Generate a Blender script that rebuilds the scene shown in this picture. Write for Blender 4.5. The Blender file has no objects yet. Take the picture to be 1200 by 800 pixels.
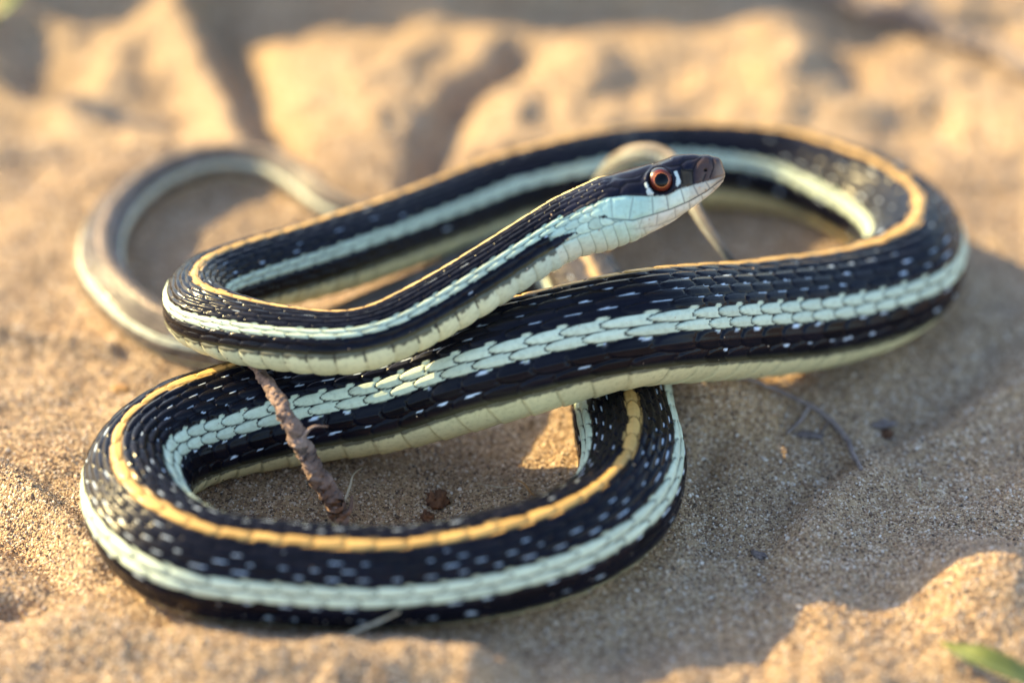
import bpy, math, random
import numpy as np
from mathutils import Vector

random.seed(7)
rng = np.random.default_rng(11)
CM = 0.01                                   # layout below is written in centimetres

# ------------------------------------------------------------------ camera
PITCH, DIST, LENS = math.radians(32.0), 40.0, 105.0
FWD = np.array([0, math.cos(PITCH), -math.sin(PITCH)])
UPV = np.array([0, math.sin(PITCH), math.cos(PITCH)])
RGT = np.array([1.0, 0, 0])
CAM = -DIST * FWD
KPX = (36.0 / LENS) / 1200.0

scene = bpy.context.scene
cd = bpy.data.cameras.new('camera')
cam = bpy.data.objects.new('camera', cd)
scene.collection.objects.link(cam)
scene.camera = cam
cam.location = Vector(CAM * CM)
cam.rotation_euler = (math.pi / 2 - PITCH, 0, 0)
cd.lens, cd.sensor_width = LENS, 36.0
cd.clip_start, cd.clip_end = 0.02, 500.0
cd.dof.use_dof = True
cd.dof.focus_distance = 0.3655
cd.dof.aperture_fstop = 7.3
cd.dof.aperture_blades = 9

# ------------------------------------------------------------------ light
SUN_EL = math.radians(28.0)
SUN_AZ = (-0.87, 0.50)
n_ = math.hypot(*SUN_AZ)
to_sun = Vector((SUN_AZ[0] / n_ * math.cos(SUN_EL), SUN_AZ[1] / n_ * math.cos(SUN_EL), math.sin(SUN_EL)))
world = bpy.data.worlds.new('World')
scene.world = world
world.use_nodes = True
wn = world.node_tree
sky = wn.nodes.new('ShaderNodeTexSky')
sky.sky_type = 'NISHITA'
sky.sun_disc = False
sky.dust_density = 1.2
sky.sun_elevation = SUN_EL
sky.sun_rotation = math.atan2(SUN_AZ[0], SUN_AZ[1])
bg = next(n for n in wn.nodes if n.type == 'BACKGROUND')
bg.inputs['Strength'].default_value = 0.14
wn.links.new(sky.outputs['Color'], bg.inputs['Color'])
sd = bpy.data.lights.new('sun', 'SUN')
sd.energy, sd.angle, sd.color = 4.2, math.radians(0.5), (1.0, 0.77, 0.35)
so = bpy.data.objects.new('sun', sd)
scene.collection.objects.link(so)
so.rotation_euler = to_sun.to_track_quat('Z', 'Y').to_euler()
so.location = (-0.5, 0.4, 0.5)
vs = scene.view_settings
vs.view_transform, vs.look, vs.gamma, vs.use_curve_mapping = 'Standard', 'None', 1.0, False
vs.exposure = 1.68

# ------------------------------------------------------------------ helpers
def at(px, py, z=0.0):
    """Point of the place (cm) at height z seen at that position of the photograph."""
    a, b = (px - 600) * KPX, (400 - py) * KPX
    d = (z - CAM[2]) / (-math.sin(PITCH) + b * math.cos(PITCH))
    return CAM + d * (FWD + a * RGT + b * UPV)

def at_depth(px, py, d):
    a, b = (px - 600) * KPX, (400 - py) * KPX
    return CAM + d * (FWD + a * RGT + b * UPV)

def depth(p):
    return float((np.asarray(p) - CAM) @ FWD)

def sstep(a, b, x):
    t = np.clip((x - a) / (b - a), 0, 1)
    return t * t * (3 - 2 * t)

def hash01(*k):
    h = np.zeros_like(np.asarray(k[0], dtype=np.float64))
    for i, v in enumerate(k):
        h = h + np.asarray(v, dtype=np.float64) * (12.9898, 78.233, 37.719, 53.117)[i % 4]
    h = np.sin(h) * 43758.5453
    return h - np.floor(h)

_perm = np.random.default_rng(5).permutation(4096)
_ang = np.random.default_rng(6).random(4096) * 2 * np.pi
def perlin(x, y):
    xi, yi = np.floor(x).astype(int), np.floor(y).astype(int)
    xf, yf = x - xi, y - yi
    def g(i, j):
        a = _ang[_perm[(_perm[i & 4095] + j) & 4095]]
        return np.cos(a) * (x - i) + np.sin(a) * (y - j)
    u, v = xf**3 * (xf * (6 * xf - 15) + 10), yf**3 * (yf * (6 * yf - 15) + 10)
    a = g(xi, yi) * (1 - u) + g(xi + 1, yi) * u
    b = g(xi, yi + 1) * (1 - u) + g(xi + 1, yi + 1) * u
    return a * (1 - v) + b * v

def fbm(x, y, o=4):
    t, a, f = 0, 1.0, 1.0
    for i in range(o):
        t = t + a * perlin(x * f + 17.3 * i, y * f - 9.1 * i)
        a *= 0.5
        f *= 2.03
    return t

def mesh_np(name, verts, quads=None, tris=None, col=None, mat=None, parent=None, smooth=True):
    """verts in cm; one mesh object."""
    me = bpy.data.meshes.new(name)
    verts = np.asarray(verts, dtype=np.float64) * CM
    faces = []
    nq = 0 if quads is None else len(quads)
    nt = 0 if tris is None else len(tris)
    loops = np.concatenate([np.asarray(a).ravel() for a in (quads, tris) if a is not None and len(a)])
    me.vertices.add(len(verts))
    me.vertices.foreach_set('co', verts.ravel())
    me.loops.add(len(loops))
    me.loops.foreach_set('vertex_index', loops.astype(np.int32))
    me.polygons.add(nq + nt)
    st = np.concatenate([np.arange(nq) * 4, nq * 4 + np.arange(nt) * 3]).astype(np.int32)
    me.polygons.foreach_set('loop_start', st)
    me.polygons.foreach_set('use_smooth', np.full(nq + nt, smooth))
    me.update(calc_edges=True)
    me.validate()
    if col is not None:
        at_ = me.color_attributes.new('Col', 'FLOAT_COLOR', 'POINT')
        at_.data.foreach_set('color', np.asarray(col, dtype=np.float32).ravel())
    if mat:
        me.materials.append(mat)
    o = bpy.data.objects.new(name, me)
    scene.collection.objects.link(o)
    if parent is not None:
        o.parent = parent
    return o

def thing(name, label, cat, loc=(0, 0, 0), group=None):
    o = bpy.data.objects.new(name, None)
    scene.collection.objects.link(o)
    o.location = Vector(loc) * CM
    o.empty_display_size = 0.005
    o['label'], o['category'] = label, cat
    if group:
        o['group'] = group
    return o

def tag(o, label, cat, group=None):
    o['label'], o['category'] = label, cat
    if group:
        o['group'] = group
    return o

def adopt(o, parent):
    """Parent a mesh whose vertices are in world coordinates."""
    o.parent = parent
    o.location = -parent.location
    return o

# ------------------------------------------------------------------ materials
def mat_new(name):
    m = bpy.data.materials.new(name)
    m.use_nodes = True
    nt = m.node_tree
    return m, nt, nt.nodes['Principled BSDF']

def node(nt, kind, **kw):
    n = nt.nodes.new(kind)
    for k, v in kw.items():
        if hasattr(n, k) and k not in n.inputs:
            setattr(n, k, v)
        else:
            n.inputs[k].default_value = v
    return n

def ramp(nt, src, stops):
    r = nt.nodes.new('ShaderNodeValToRGB')
    el = r.color_ramp.elements
    while len(el) < len(stops):
        el.new(0.5)
    for e, (p, c) in zip(el, stops):
        e.position = p
        e.color = (*c, 1)
    nt.links.new(src, r.inputs['Fac'])
    return r.outputs['Color']

def mixc(nt, fac, a, b, mode='MIX'):
    m = nt.nodes.new('ShaderNodeMix')
    m.data_type, m.blend_type = 'RGBA', mode
    for s, v in ((m.inputs[0], fac), (m.inputs[6], a), (m.inputs[7], b)):
        if hasattr(v, 'links'):
            nt.links.new(v, s)
        else:
            s.default_value = v if not isinstance(v, tuple) else (*v, 1)
    return m.outputs[2]

def mat_sand():
    m, nt, b = mat_new('sand')
    tc = node(nt, 'ShaderNodeTexCoord')
    L = nt.links.new
    vor = node(nt, 'ShaderNodeTexVoronoi', Scale=3600.0)
    L(tc.outputs['Object'], vor.inputs['Vector'])
    sep = node(nt, 'ShaderNodeSeparateColor')
    L(vor.outputs['Color'], sep.inputs['Color'])
    grain = ramp(nt, sep.outputs[0], [(0.0, (.09, .055, .038)), (.14, (.25, .155, .092)), (.45, (.385, .258, .142)), (.8, (.48, .335, .19)), (1.0, (.72, .58, .45))])
    n1 = node(nt, 'ShaderNodeTexNoise', Scale=42.0, Detail=5.0, Roughness=.62)
    L(tc.outputs['Object'], n1.inputs['Vector'])
    big = ramp(nt, n1.outputs['Fac'], [(.3, (.78, .74, .72)), (.5, (1, 1, 1)), (.7, (1.14, 1.06, .94))])
    c = mixc(nt, 1.0, grain, big, 'MULTIPLY')
    L(c, b.inputs['Base Color'])
    b.inputs['Roughness'].default_value = .8
    b.inputs['Specular IOR Level'].default_value = .35
    n2 = node(nt, 'ShaderNodeTexNoise', Scale=900.0, Detail=4.0, Roughness=.7)
    L(tc.outputs['Object'], n2.inputs['Vector'])
    b1 = node(nt, 'ShaderNodeBump', Strength=1.0, Distance=.00045)
    L(n2.outputs['Fac'], b1.inputs['Height'])
    b2 = node(nt, 'ShaderNodeBump', Strength=1.0, Distance=.00022, invert=True)
    L(vor.outputs['Distance'], b2.inputs['Height'])
    L(b1.outputs['Normal'], b2.inputs['Normal'])
    L(b2.outputs['Normal'], b.inputs['Normal'])
    return m

def mat_grain():
    m, nt, b = mat_new('sand_grain')
    a = node(nt, 'ShaderNodeAttribute', attribute_type='INSTANCER', attribute_name='tone')
    c = ramp(nt, a.outputs['Fac'], [(0.0, (.05, .032, .025)), (.16, (.22, .135, .08)), (.4, (.38, .248, .148)), (.72, (.49, .332, .20)), (.9, (.60, .48, .36)), (1.0, (.70, .63, .55))])
    nt.links.new(c, b.inputs['Base Color'])
    b.inputs['Roughness'].default_value = .42
    return m

def mat_skin():
    m, nt, b = mat_new('snake_skin')
    L = nt.links.new
    a = node(nt, 'ShaderNodeVertexColor', layer_name='Col')
    tc = node(nt, 'ShaderNodeTexCoord')
    n1 = node(nt, 'ShaderNodeTexNoise', Scale=1500.0, Detail=4.0, Roughness=.6)
    L(tc.outputs['Object'], n1.inputs['Vector'])
    mott = ramp(nt, n1.outputs['Fac'], [(.25, (.80, .80, .78)), (.5, (1, 1, 1)), (.75, (1.08, 1.08, 1.1))])
    c = mixc(nt, 1.0, a.outputs['Color'], mott, 'MULTIPLY')
    L(c, b.inputs['Base Color'])
    L(a.outputs['Alpha'], b.inputs['Roughness'])
    b.inputs['Specular IOR Level'].default_value = .13
    bp = node(nt, 'ShaderNodeBump', Strength=.25, Distance=.00008)
    L(n1.outputs['Fac'], bp.inputs['Height'])
    L(bp.outputs['Normal'], b.inputs['Normal'])
    return m

def mat_wood(name, stops, scale=260.0, rough=.85, bump=.0005, stretch=(1, 1, 1)):
    m, nt, b = mat_new(name)
    L = nt.links.new
    tc = node(nt, 'ShaderNodeTexCoord')
    mp = node(nt, 'ShaderNodeMapping')
    mp.inputs['Scale'].default_value = stretch
    L(tc.outputs['Object'], mp.inputs['Vector'])
    n1 = node(nt, 'ShaderNodeTexNoise', Scale=scale, Detail=8.0, Roughness=.7)
    L(mp.outputs['Vector'], n1.inputs['Vector'])
    L(ramp(nt, n1.outputs['Fac'], stops), b.inputs['Base Color'])
    b.inputs['Roughness'].default_value = rough
    n2 = node(nt, 'ShaderNodeTexNoise', Scale=scale * 3.5, Detail=5.0, Roughness=.7)
    L(mp.outputs['Vector'], n2.inputs['Vector'])
    bp = node(nt, 'ShaderNodeBump', Strength=.8, Distance=bump)
    L(n2.outputs['Fac'], bp.inputs['Height'])
    L(bp.outputs['Normal'], b.inputs['Normal'])
    return m

def mat_plain(name, c, rough, spec=.5, coat=0.0, trans=0.0):
    m, nt, b = mat_new(name)
    L = nt.links.new
    tc = node(nt, 'ShaderNodeTexCoord')
    n1 = node(nt, 'ShaderNodeTexNoise', Scale=1800.0, Detail=4.0)
    L(tc.outputs['Object'], n1.inputs['Vector'])
    lo, hi = tuple(v * .72 for v in c), tuple(min(1, v * 1.25) for v in c)
    L(ramp(nt, n1.outputs['Fac'], [(.3, lo), (.7, hi)]), b.inputs['Base Color'])
    b.inputs['Roughness'].default_value = rough
    b.inputs['Specular IOR Level'].default_value = spec
    b.inputs['Coat Weight'].default_value = coat
    b.inputs['Coat Roughness'].default_value = .04
    b.inputs['Transmission Weight'].default_value = trans
    return m

M_SAND, M_GRAIN, M_SKIN = mat_sand(), mat_grain(), mat_skin()
M_TWIG = mat_wood('twig_bark', [(.25, (.06, .035, .027)), (.45, (.17, .105, .08)), (.6, (.31, .21, .165)), (.8, (.46, .34, .28))], 320)
M_ROOT = mat_wood('root_bark', [(.3, (.12, .09, .08)), (.55, (.24, .185, .16)), (.8, (.40, .33, .28))], 420, .8, .0003)
M_STICK = mat_wood('stick_bark', [(.3, (.12, .085, .07)), (.5, (.21, .16, .13)), (.75, (.32, .26, .22))], 200, .85, .0005)
M_STRAW = mat_wood('straw', [(.3, (.38, .30, .19)), (.6, (.58, .50, .36)), (.8, (.68, .62, .48))], 500, .6, .0002)
M_CRUMB = mat_wood('soil_crumb', [(.3, (.07, .028, .014)), (.55, (.19, .085, .04)), (.8, (.34, .19, .10))], 700, .9, .0005)
M_FLAKE = mat_wood('bark_flake', [(.3, (.25, .12, .04)), (.6, (.45, .24, .08)), (.8, (.55, .33, .15))], 500, .7, .0003)
M_LEAF = mat_wood('grass_leaf', [(.3, (.09, .105, .015)), (.55, (.145, .165, .025)), (.8, (.22, .22, .045))], 260, .5, .0001)

# ------------------------------------------------------------------ the snake's line
# photograph position, height of the middle (cm), radius (photograph px), lean of the back away from the viewer
HEAD_AXIS = [(849, 200), (690, 255)]
HB = at(690, 255, 3.22)
HD = depth(HB)
LINE = [
 (640,282,3.02,36,.60),(560,333,2.66,36,.60),(496,370,2.40,36,.55),(420,402,2.20,36,.55),(340,399,2.10,37,.48),(275,386,1.98,39,.3),(232,366,1.86,40,0),(240,342,1.70,41,.05),(285,326,1.55,43,.15),
 (345,312,1.38,44,.3),(425,288,1.20,45,.42),(500,262,1.05,45.5,.45),(572,236,.97,46,.45),(640,217,1.0,46.5,.42),(705,202,.9,47,.4),(775,195,.66,47.5,.36),(850,196,.57,48,.3),(925,203,.56,49,.2),(985,222,.6,51,.1),(1040,248,.65,54,0),(1072,282,.7,58,.0),(1064,322,.75,62,.15),(1025,348,.75,65,.35),
 (970,365,.86,67,.45),(885,377,1.2,68,.5),(800,383,1.66,69,.5),(739,389,1.92,68,.5),(612,421,1.62,69,.5),(467,462,1.0,68,.45),(310,487,.74,66,.35),(215,512,.70,65,.12),(162,558,.68,64,0),(176,622,.68,63,-.1),(235,660,.68,63,-.2),
 (345,673,.66,62,-.25),(459,677,.64,60,-.25),(560,665,.64,61,-.22),(660,638,.65,62,-.15),(725,596,.63,62,-.05),(742,545,.6,62,0),(733,500,.56,61,0),(726,455,.52,58,0),(708,395,.52,54,0),(688,348,.5,49,0),(660,315,.45,45,.05),(628,306,.40,40,0),(597,310,.40,38,-.25),
 (515,346,.42,37,-.6),(436,379,.40,36,-.6),(385,398,.35,33,-.2),(330,405,.33,31,.1),(270,406,.3,28,.05),(215,398,.3,26,0),(182,384,.3,26,0),(148,358,.3,26,0),(119,316,.3,26,0),(131,260,.28,25,0),(186,210,.25,22,0),(250,190,.24,21,.05),(312,193,.23,20,.05),(352,214,.22,19.5,.05),(385,240,.21,19,.05)]
LEAN_X = {(215, 512): -.2, (162, 558): -.34, (176, 622): -.2, (235, 660): -.05}   # the near left bend rolls outward
leanx = {}
pts, rad, lean = [], [], []
for f in (0.0, .12, .3, .5, .7, .88, 1.0):                      # the straight head
    px = 849 + (690 - 849) * f
    py = 200 + (255 - 200) * f
    pts.append(at_depth(px, py, HD))
    rad.append(.42)
    lean.append(.52)
NH = len(pts)
for (px, py, z, r, l) in LINE:
    p = at(px, py, z)
    pts.append(p)
    rad.append(r * KPX * depth(p))
    lean.append(l)
    leanx[len(pts) - 1] = LEAN_X.get((px, py), 0.0)
for (x, y, z, r) in [(-2.1, 3.0, .2, .21), (-1.3, 3.1, .2, .205), (-.5, 3.65, .19, .2), (.25, 3.85, .18, .19), (.62, 3.2, .17, .175), (.75, 2.3, .22, .16)]:
    pts.append(np.array([x, y, z]))
    rad.append(r)
    lean.append(0)
for (px, py, z, r) in [(700, 236, .95, 12), (711, 206, 1.6, 11), (731, 186, 2.05, 10.5), (760, 177, 2.28, 10), (784, 184, 2.25, 9), (801, 209, 2.15, 7.5), (815, 246, 2.05, 6), (835, 277, 1.86, 5), (857, 307, 1.64, 3.8), (866, 318, 1.48, 2.0), (870, 323, 1.4, .6)]:
    p = at(px, py, z)
    pts.append(p)
    rad.append(r * KPX * depth(p))
    lean.append(0)
leanx = np.array([leanx.get(i, 0.0) for i in range(len(pts))])
pts, rad, lean = np.array(pts), np.array(rad), np.array(lean)

def spline(P, n):
    """Centripetal Catmull-Rom through the rows of P (first three columns are the place)."""
    d = np.linalg.norm(np.diff(P[:, :3], axis=0), axis=1) ** .5
    t = np.concatenate([[0], np.cumsum(d)])
    # finite-difference tangents on the non-uniform parameter
    m = np.empty_like(P)
    m[1:-1] = ((P[2:] - P[1:-1]) / d[1:, None] * d[:-1, None] + (P[1:-1] - P[:-2]) / d[:-1, None] * d[1:, None]) / (d[1:] + d[:-1])[:, None]
    m[0], m[-1] = (P[1] - P[0]) / d[0], (P[-1] - P[-2]) / d[-1]
    q = np.linspace(0, t[-1], n)
    i = np.clip(np.searchsorted(t, q, side='right') - 1, 0, len(P) - 2)
    h = d[i]
    f = ((q - t[i]) / h)[:, None]
    h = h[:, None]
    return (2*f**3-3*f**2+1)*P[i] + (f**3-2*f**2+f)*h*m[i] + (-2*f**3+3*f**2)*P[i+1] + (f**3-f**2)*h*m[i+1]

dense = spline(np.column_stack([pts, rad, lean, leanx]), 16000)
ds = np.linalg.norm(np.diff(dense[:, :3], axis=0), axis=1)
S = np.concatenate([[0], np.cumsum(ds)])
LEN = S[-1]
PXC = KPX * HD                                     # cm for one photograph pixel at the head
HL = np.linalg.norm(pts[NH - 1] - pts[0])          # length of the straight head
# ring stations: fine on the head, about a hair's width apart on the body
s_head = np.concatenate([[0.00001, .0004, .0015, .003], np.arange(.005, HL + .6, .0062)])
s_body = np.arange(s_head[-1] + .012, LEN - 1.2, .021)
s_tip = np.linspace(s_body[-1] + .012, LEN, 70)
s_all = np.concatenate([s_head, s_body, s_tip])
NR = len(s_all)
sample = np.column_stack([np.interp(s_all, S, dense[:, k]) for k in range(6)])
# soften the line a little so that no ring turns abruptly (arc-length gaussian on a uniform copy)
uni = np.arange(0, LEN, .02)
us = np.column_stack([np.interp(uni, S, dense[:, k]) for k in range(6)])
kr = np.exp(-.5 * (np.arange(-30, 31) / 10.0) ** 2)
kr /= kr.sum()
sm = np.column_stack([np.convolve(np.pad(us[:, k], 30, mode='reflect', reflect_type='odd'), kr, 'valid') for k in range(6)])
sample = np.column_stack([np.interp(s_all, uni, sm[:, k]) for k in range(6)])
cen, rr, ll = sample[:, :3], np.maximum(sample[:, 3], .006), sample[:, 4]
rr = rr * (1 + .035 * fbm(s_all / 1.7, s_all * 0 + .37, 2))          # breathing, muscle and a meal or two
tan = np.column_stack([np.interp(s_all, uni, np.gradient(sm[:, k], .02)) for k in range(3)])
tan /= np.linalg.norm(tan, axis=1)[:, None]
want = np.column_stack([sample[:, 5], ll, np.ones(NR)])
dor = want - (want * tan).sum(1)[:, None] * tan
nd = np.linalg.norm(dor, axis=1)
dor /= nd[:, None]
# hold the dorsal direction steady through steep places
for i in range(1, NR):
    if nd[i] < .35:
        v = dor[i - 1] - (dor[i - 1] @ tan[i]) * tan[i]
        dor[i] = v / np.linalg.norm(v)
lat = np.cross(dor, tan)

# ------------------------------------------------------------------ sand
def ground_features(X, Y):
    H = np.zeros_like(X)
    back, front = sstep(2.5, 7.0, Y), sstep(-5.8, -7.4, Y)
    side = sstep(4.5, 8.0, np.abs(X))
    amp = .10 + .26 * back + .10 * front + .06 * side
    H += amp * fbm(X / 2.6 + 3.1, Y / 2.9 - 1.7, 3)
    H += (.070 + .07 * back + .04 * front) * fbm(X / .8, Y / .75 + 5.2, 3)
    H += (.012 + .008 * front) * fbm(X / .16 + 2, Y / .16 - 7, 2)
    def line(pl, h, w, sharp=2.0):
        P = [at(px, py)[:2] for px, py in pl]
        d = np.full(X.shape, 1e9)
        for a, b in zip(P[:-1], P[1:]):
            ab = b - a
            t = np.clip(((X - a[0]) * ab[0] + (Y - a[1]) * ab[1]) / (ab @ ab), 0, 1)
            d = np.minimum(d, np.hypot(X - a[0] - t * ab[0], Y - a[1] - t * ab[1]))
        return h * np.exp(-np.abs(d / w) ** sharp)
    def hump(px, py, h, sx, sy):
        p = at(px, py)
        return h * np.exp(-((X - p[0]) / sx) ** 2 - ((Y - p[1]) / sy) ** 2)
    # trench with a high bank on its left, hump beside it, hollow on the hump's lee
    H += line([(205, 15), (228, 70), (258, 130), (285, 185)], .40, .42)
    H += line([(250, 20), (275, 70), (305, 130), (330, 185)], -.42, .40)
    H += hump(425, 110, .36, 1.35, 2.0)
    H += line([(610, 70), (565, 95), (535, 130), (512, 185), (495, 225)], -.34, .28)
    H += hump(640, 130, .05, 1.2, .9)
    H += line([(-60, -14), (150, -20), (400, -16), (620, -14), (830, -26)], 1.9, .65)  # far ridge added to throw a band of shade over the background
    H += hump(-10, 40, .45, .9, 1.0)
    H += line([(35, 55), (50, 90), (20, 130)], -.3, .5)
    H += hump(780, 60, .25, 1.0, 1.0) + hump(930, 80, .28, .8, 1.2) - hump(1000, 60, .25, .45, 1.0)
    H += hump(815, 478, .95, .9, .7)  # mound added under the body to stop sun coming through the gap
    H += hump(1060, 110, .12, .8, .7) - hump(1110, 135, .18, .5, .6) + hump(890, 20, .22, .8, .8)
    # foreground: bank against the near coil, ridges and grooves at the left shaped to throw shadow streaks, bump at the right
    H += line([(90, 735), (220, 772), (330, 788), (450, 794), (545, 806)], .50, .50)
    H += line([(-40, 600), (40, 640), (100, 690)], -.20, .30) + line([(-60, 545), (0, 565), (70, 618), (118, 660)], .36, .24)
    H += line([(-20, 390), (60, 402), (130, 414)], .22, .18)
    H += line([(10, 712), (110, 728), (190, 748)], -.26, .24)
    H += hump(1165, 700, .5, .8, .9) + hump(1010, 800, .10, 1.6, .5) + hump(720, 800, .12, 1.0, .4)  # the bump at the right is raised to catch the sun
    H += line([(1010, 545), (960, 600), (900, 640)], .07, .35) - line([(985, 530), (925, 590), (870, 640)], .08, .3)
    H += line([(1040, 512), (1100, 480), (1150, 440), (1165, 400)], -.13, .22) + line([(1070, 522), (1130, 494), (1190, 455)], .10, .22)
    H += line([(985, 545), (935, 590), (900, 640), (890, 690)], -.12, .20) + line([(1020, 560), (975, 600), (945, 650)], .10, .28)
    H += line([(840, 520), (815, 575), (830, 640)], -.10, .18)
    return H

step = .040
cx, cy = np.arange(-9.2, 9.2, step), np.arange(-8.8, 13.2, step)
def outward(a):
    g = step * 1.38 ** np.arange(1, 34)
    g = np.cumsum(g)
    return np.concatenate([a[0] - g[::-1], a, a[-1] + g])
gx, gy = outward(cx), outward(cy)
X, Y = np.meshgrid(gx, gy)
fade = 1 - sstep(40, 400, np.hypot(X, Y))
H = ground_features(X, Y) * fade
# the resting body presses its own bed into the sand and pushes up a low rim
i0x, i0y = 33, 33
ncx, ncy = len(cx), len(cy)
Hc = H[i0y:i0y + ncy, i0x:i0x + ncx]
lim = np.full_like(Hc, 9.0)
rim = np.zeros_like(Hc)
near = np.full_like(Hc, 0.0)
for i in range(0, len(sm), 3):
    x, y, z, r = sm[i, :4]
    R_ = r * 1.9 + .1
    a, b = int((x - R_ - cx[0]) / step), int((x + R_ - cx[0]) / step) + 1
    c, d = int((y - R_ - cy[0]) / step), int((y + R_ - cy[0]) / step) + 1
    a, c = max(a, 0), max(c, 0)
    if a >= b or c >= d:
        continue
    gxx, gyy = np.meshgrid(cx[a:b], cy[c:d])
    q = np.hypot(gxx - x, gyy - y)
    bot = z - r
    inside = q < r * .985
    surf = np.where(inside, z - np.sqrt(np.maximum(r * r * .97 - q * q, 0)) * .98 , 9.0)
    lim[c:d, a:b] = np.minimum(lim[c:d, a:b], surf)
    if bot < .22:
        rim[c:d, a:b] = np.maximum(rim[c:d, a:b], .05 * np.exp(-((q - r * 1.12) / (r * .3)) ** 2))
        near[c:d, a:b] = np.maximum(near[c:d, a:b], np.exp(-(q / (r * 1.5)) ** 4))
Hc = Hc * (1 - .55 * near) + .06 * near * .6 + rim
Hc = np.minimum(Hc, lim)
H[i0y:i0y + ncy, i0x:i0x + ncx] = Hc
ny, nx = X.shape
idx = np.arange(nx * ny).reshape(ny, nx)
quads = np.column_stack([idx[:-1, :-1].ravel(), idx[:-1, 1:].ravel(), idx[1:, 1:].ravel(), idx[1:, :-1].ravel()])
sand = mesh_np('sand_ground', np.column_stack([X.ravel(), Y.ravel(), H.ravel()]), quads, mat=M_SAND)
sand['kind'] = 'structure'

def ground_z(x, y):
    fx, fy = (np.asarray(x) - cx[0]) / step, (np.asarray(y) - cy[0]) / step
    ix, iy = np.clip(fx.astype(int), 0, ncx - 2), np.clip(fy.astype(int), 0, ncy - 2)
    u, v = fx - ix, fy - iy
    return (Hc[iy, ix]*(1-u)*(1-v) + Hc[iy, ix+1]*u*(1-v) + Hc[iy+1, ix]*(1-u)*v + Hc[iy+1, ix+1]*u*v)

# ------------------------------------------------------------------ snake body: one skin with every scale in relief
NA, NB = 104, 13                                   # per side: back and flanks, belly
fr = np.concatenate([np.linspace(0, .735, NA, endpoint=False), np.linspace(.735, 1.0, NB)])
phi = np.concatenate([fr, -fr[-2:0:-1]])          # signed fraction of the half girth, 0 = middle of the back
NT = len(phi)
SI, PH = np.broadcast_to(s_all[:, None], (NR, NT)), np.broadcast_to(phi[None, :], (NR, NT))
A = np.abs(PH)
side = np.where(PH < 0, -1.0, 1.0)

# outline of the head in profile (photograph px), read against the head's own axis
ax = np.array([690 - 849, 255 - 200], float)
ax /= np.linalg.norm(ax)
upn = np.array([-ax[1], ax[0]])
if upn[1] > 0:
    upn = -upn
def prof(pl, sign):
    q = np.array(pl, float) - np.array([849, 200.0])
    xs, ys = q @ ax, (q @ upn) * sign
    o = np.argsort(xs)
    return xs[o], ys[o]
tx, ty = prof([(849.5, 199), (848.5, 194), (846, 190), (842.4, 186), (831, 182.7), (815.4, 181.6), (797.4, 182.1), (784, 184.6), (766, 191.6), (743.5, 197.6), (716.5, 205), (700.7, 209), (685, 216.3), (662.5, 227.6), (640, 240)], 1)
bx_, by = prof([(849.3, 201.5), (849.6, 206), (847.5, 211.5), (843, 218.3), (835.7, 225.3), (820, 237.2), (802, 250), (784, 262.2), (766, 271.6), (748, 279.5), (725.5, 287.8), (707.5, 294.5), (691.7, 300.0), (667, 309), (640, 321)], -1)
tx[0], ty[0], bx_[0], by[0] = 0, 0, 0, 0
XH = s_all / PXC                                  # px behind the nose tip
hw = 1 - sstep(150, 205, XH)
Tt = np.interp(XH, tx, ty) * PXC * hw + rr * 1.02 * (1 - hw)
Bb = np.interp(XH, bx_, by) * PXC * hw + rr * .93 * (1 - hw)
Wd = np.interp(XH, [0, 1, 3, 7, 15, 30, 50, 80, 110, 140, 165, 200], [0, 7.5, 11.5, 15, 18.5, 22.5, 27.5, 34.5, 41, 45, 43, 38]) * PXC * hw + rr * .97 * (1 - hw)
th = np.pi * PH
sn, cs = np.sin(th), np.cos(th)
ex = 1.0 - .10 * hw[:, None] * np.ones((1, NT))    # slightly squarer head
exl = np.where(cs < 0, ex * .84, ex)
vert = np.where(cs >= 0, Tt[:, None], Bb[:, None]) * np.sign(cs) * np.abs(cs) ** exl
late = Wd[:, None] * np.sign(sn) * np.abs(sn) ** ex

# scale lattice
lens = (.33 * rr + .155) * (.52 + .48 * sstep(1.3, 3.2, s_all))
du = 1.0 / lens
uu = np.concatenate([[0], np.cumsum(np.diff(s_all) * .5 * (du[1:] + du[:-1]))])
UU = np.broadcast_to(uu[:, None], (NR, NT))
# the girdle of scale rows: belly plates climb higher on the slim fore body
front_w = sstep(31.5, 35, SI) * (1 - sstep(43.5, 46, SI))
late_w = sstep(15, 25, SI) * (1 - .6 * sstep(45, 52, SI))
k1, k2, k3 = .330 + .040 * late_w, .428 + .060 * late_w, .565 + .105 * late_w
k1, k2, k3 = k1 - .085 * front_w, k2 - .068 * front_w, k3 - .055 * front_w
RW = np.where(A < .04, A / .04 * .5, np.where(A < k1, .5 + 5 * (A - .04) / (k1 - .04), np.where(A < k2, 5.5 + 2 * (A - k1) / (k2 - k1),
     np.where(A < k3, 7.5 + 2 * (A - k2) / (k3 - k2), 9.5 + 4.5 * (A - k3) / (1 - k3)))))
best_a = np.full((NR, NT), -1.0)
bj = np.zeros((NR, NT))
bc = np.zeros((NR, NT))
bb = np.zeros((NR, NT))
be = np.zeros((NR, NT))
srow = RW * side                                   # signed row
j0 = np.round(srow)
for dj in (-1, 0, 1):
    j = j0 + dj
    off = .5 * np.mod(np.abs(j), 2)
    b_ = srow - j
    okrow = np.abs(j) <= 9
    wj = np.where(np.abs(j) == 0, .66, .60)
    base = np.floor(UU - off)
    for dc in (-1, 0):
        c = base + dc
        a_ = UU - off - c
        e = 1 - (np.abs((a_ - .62) / .84) ** 2.3 + np.abs(b_ / wj) ** 2.1)
        take = okrow & (e > 0) & (a_ > best_a)
        best_a = np.where(take, a_, best_a)
        bj, bc, bb, be = np.where(take, j, bj), np.where(take, c, bc), np.where(take, b_, bb), np.where(take, e, be)
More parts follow.
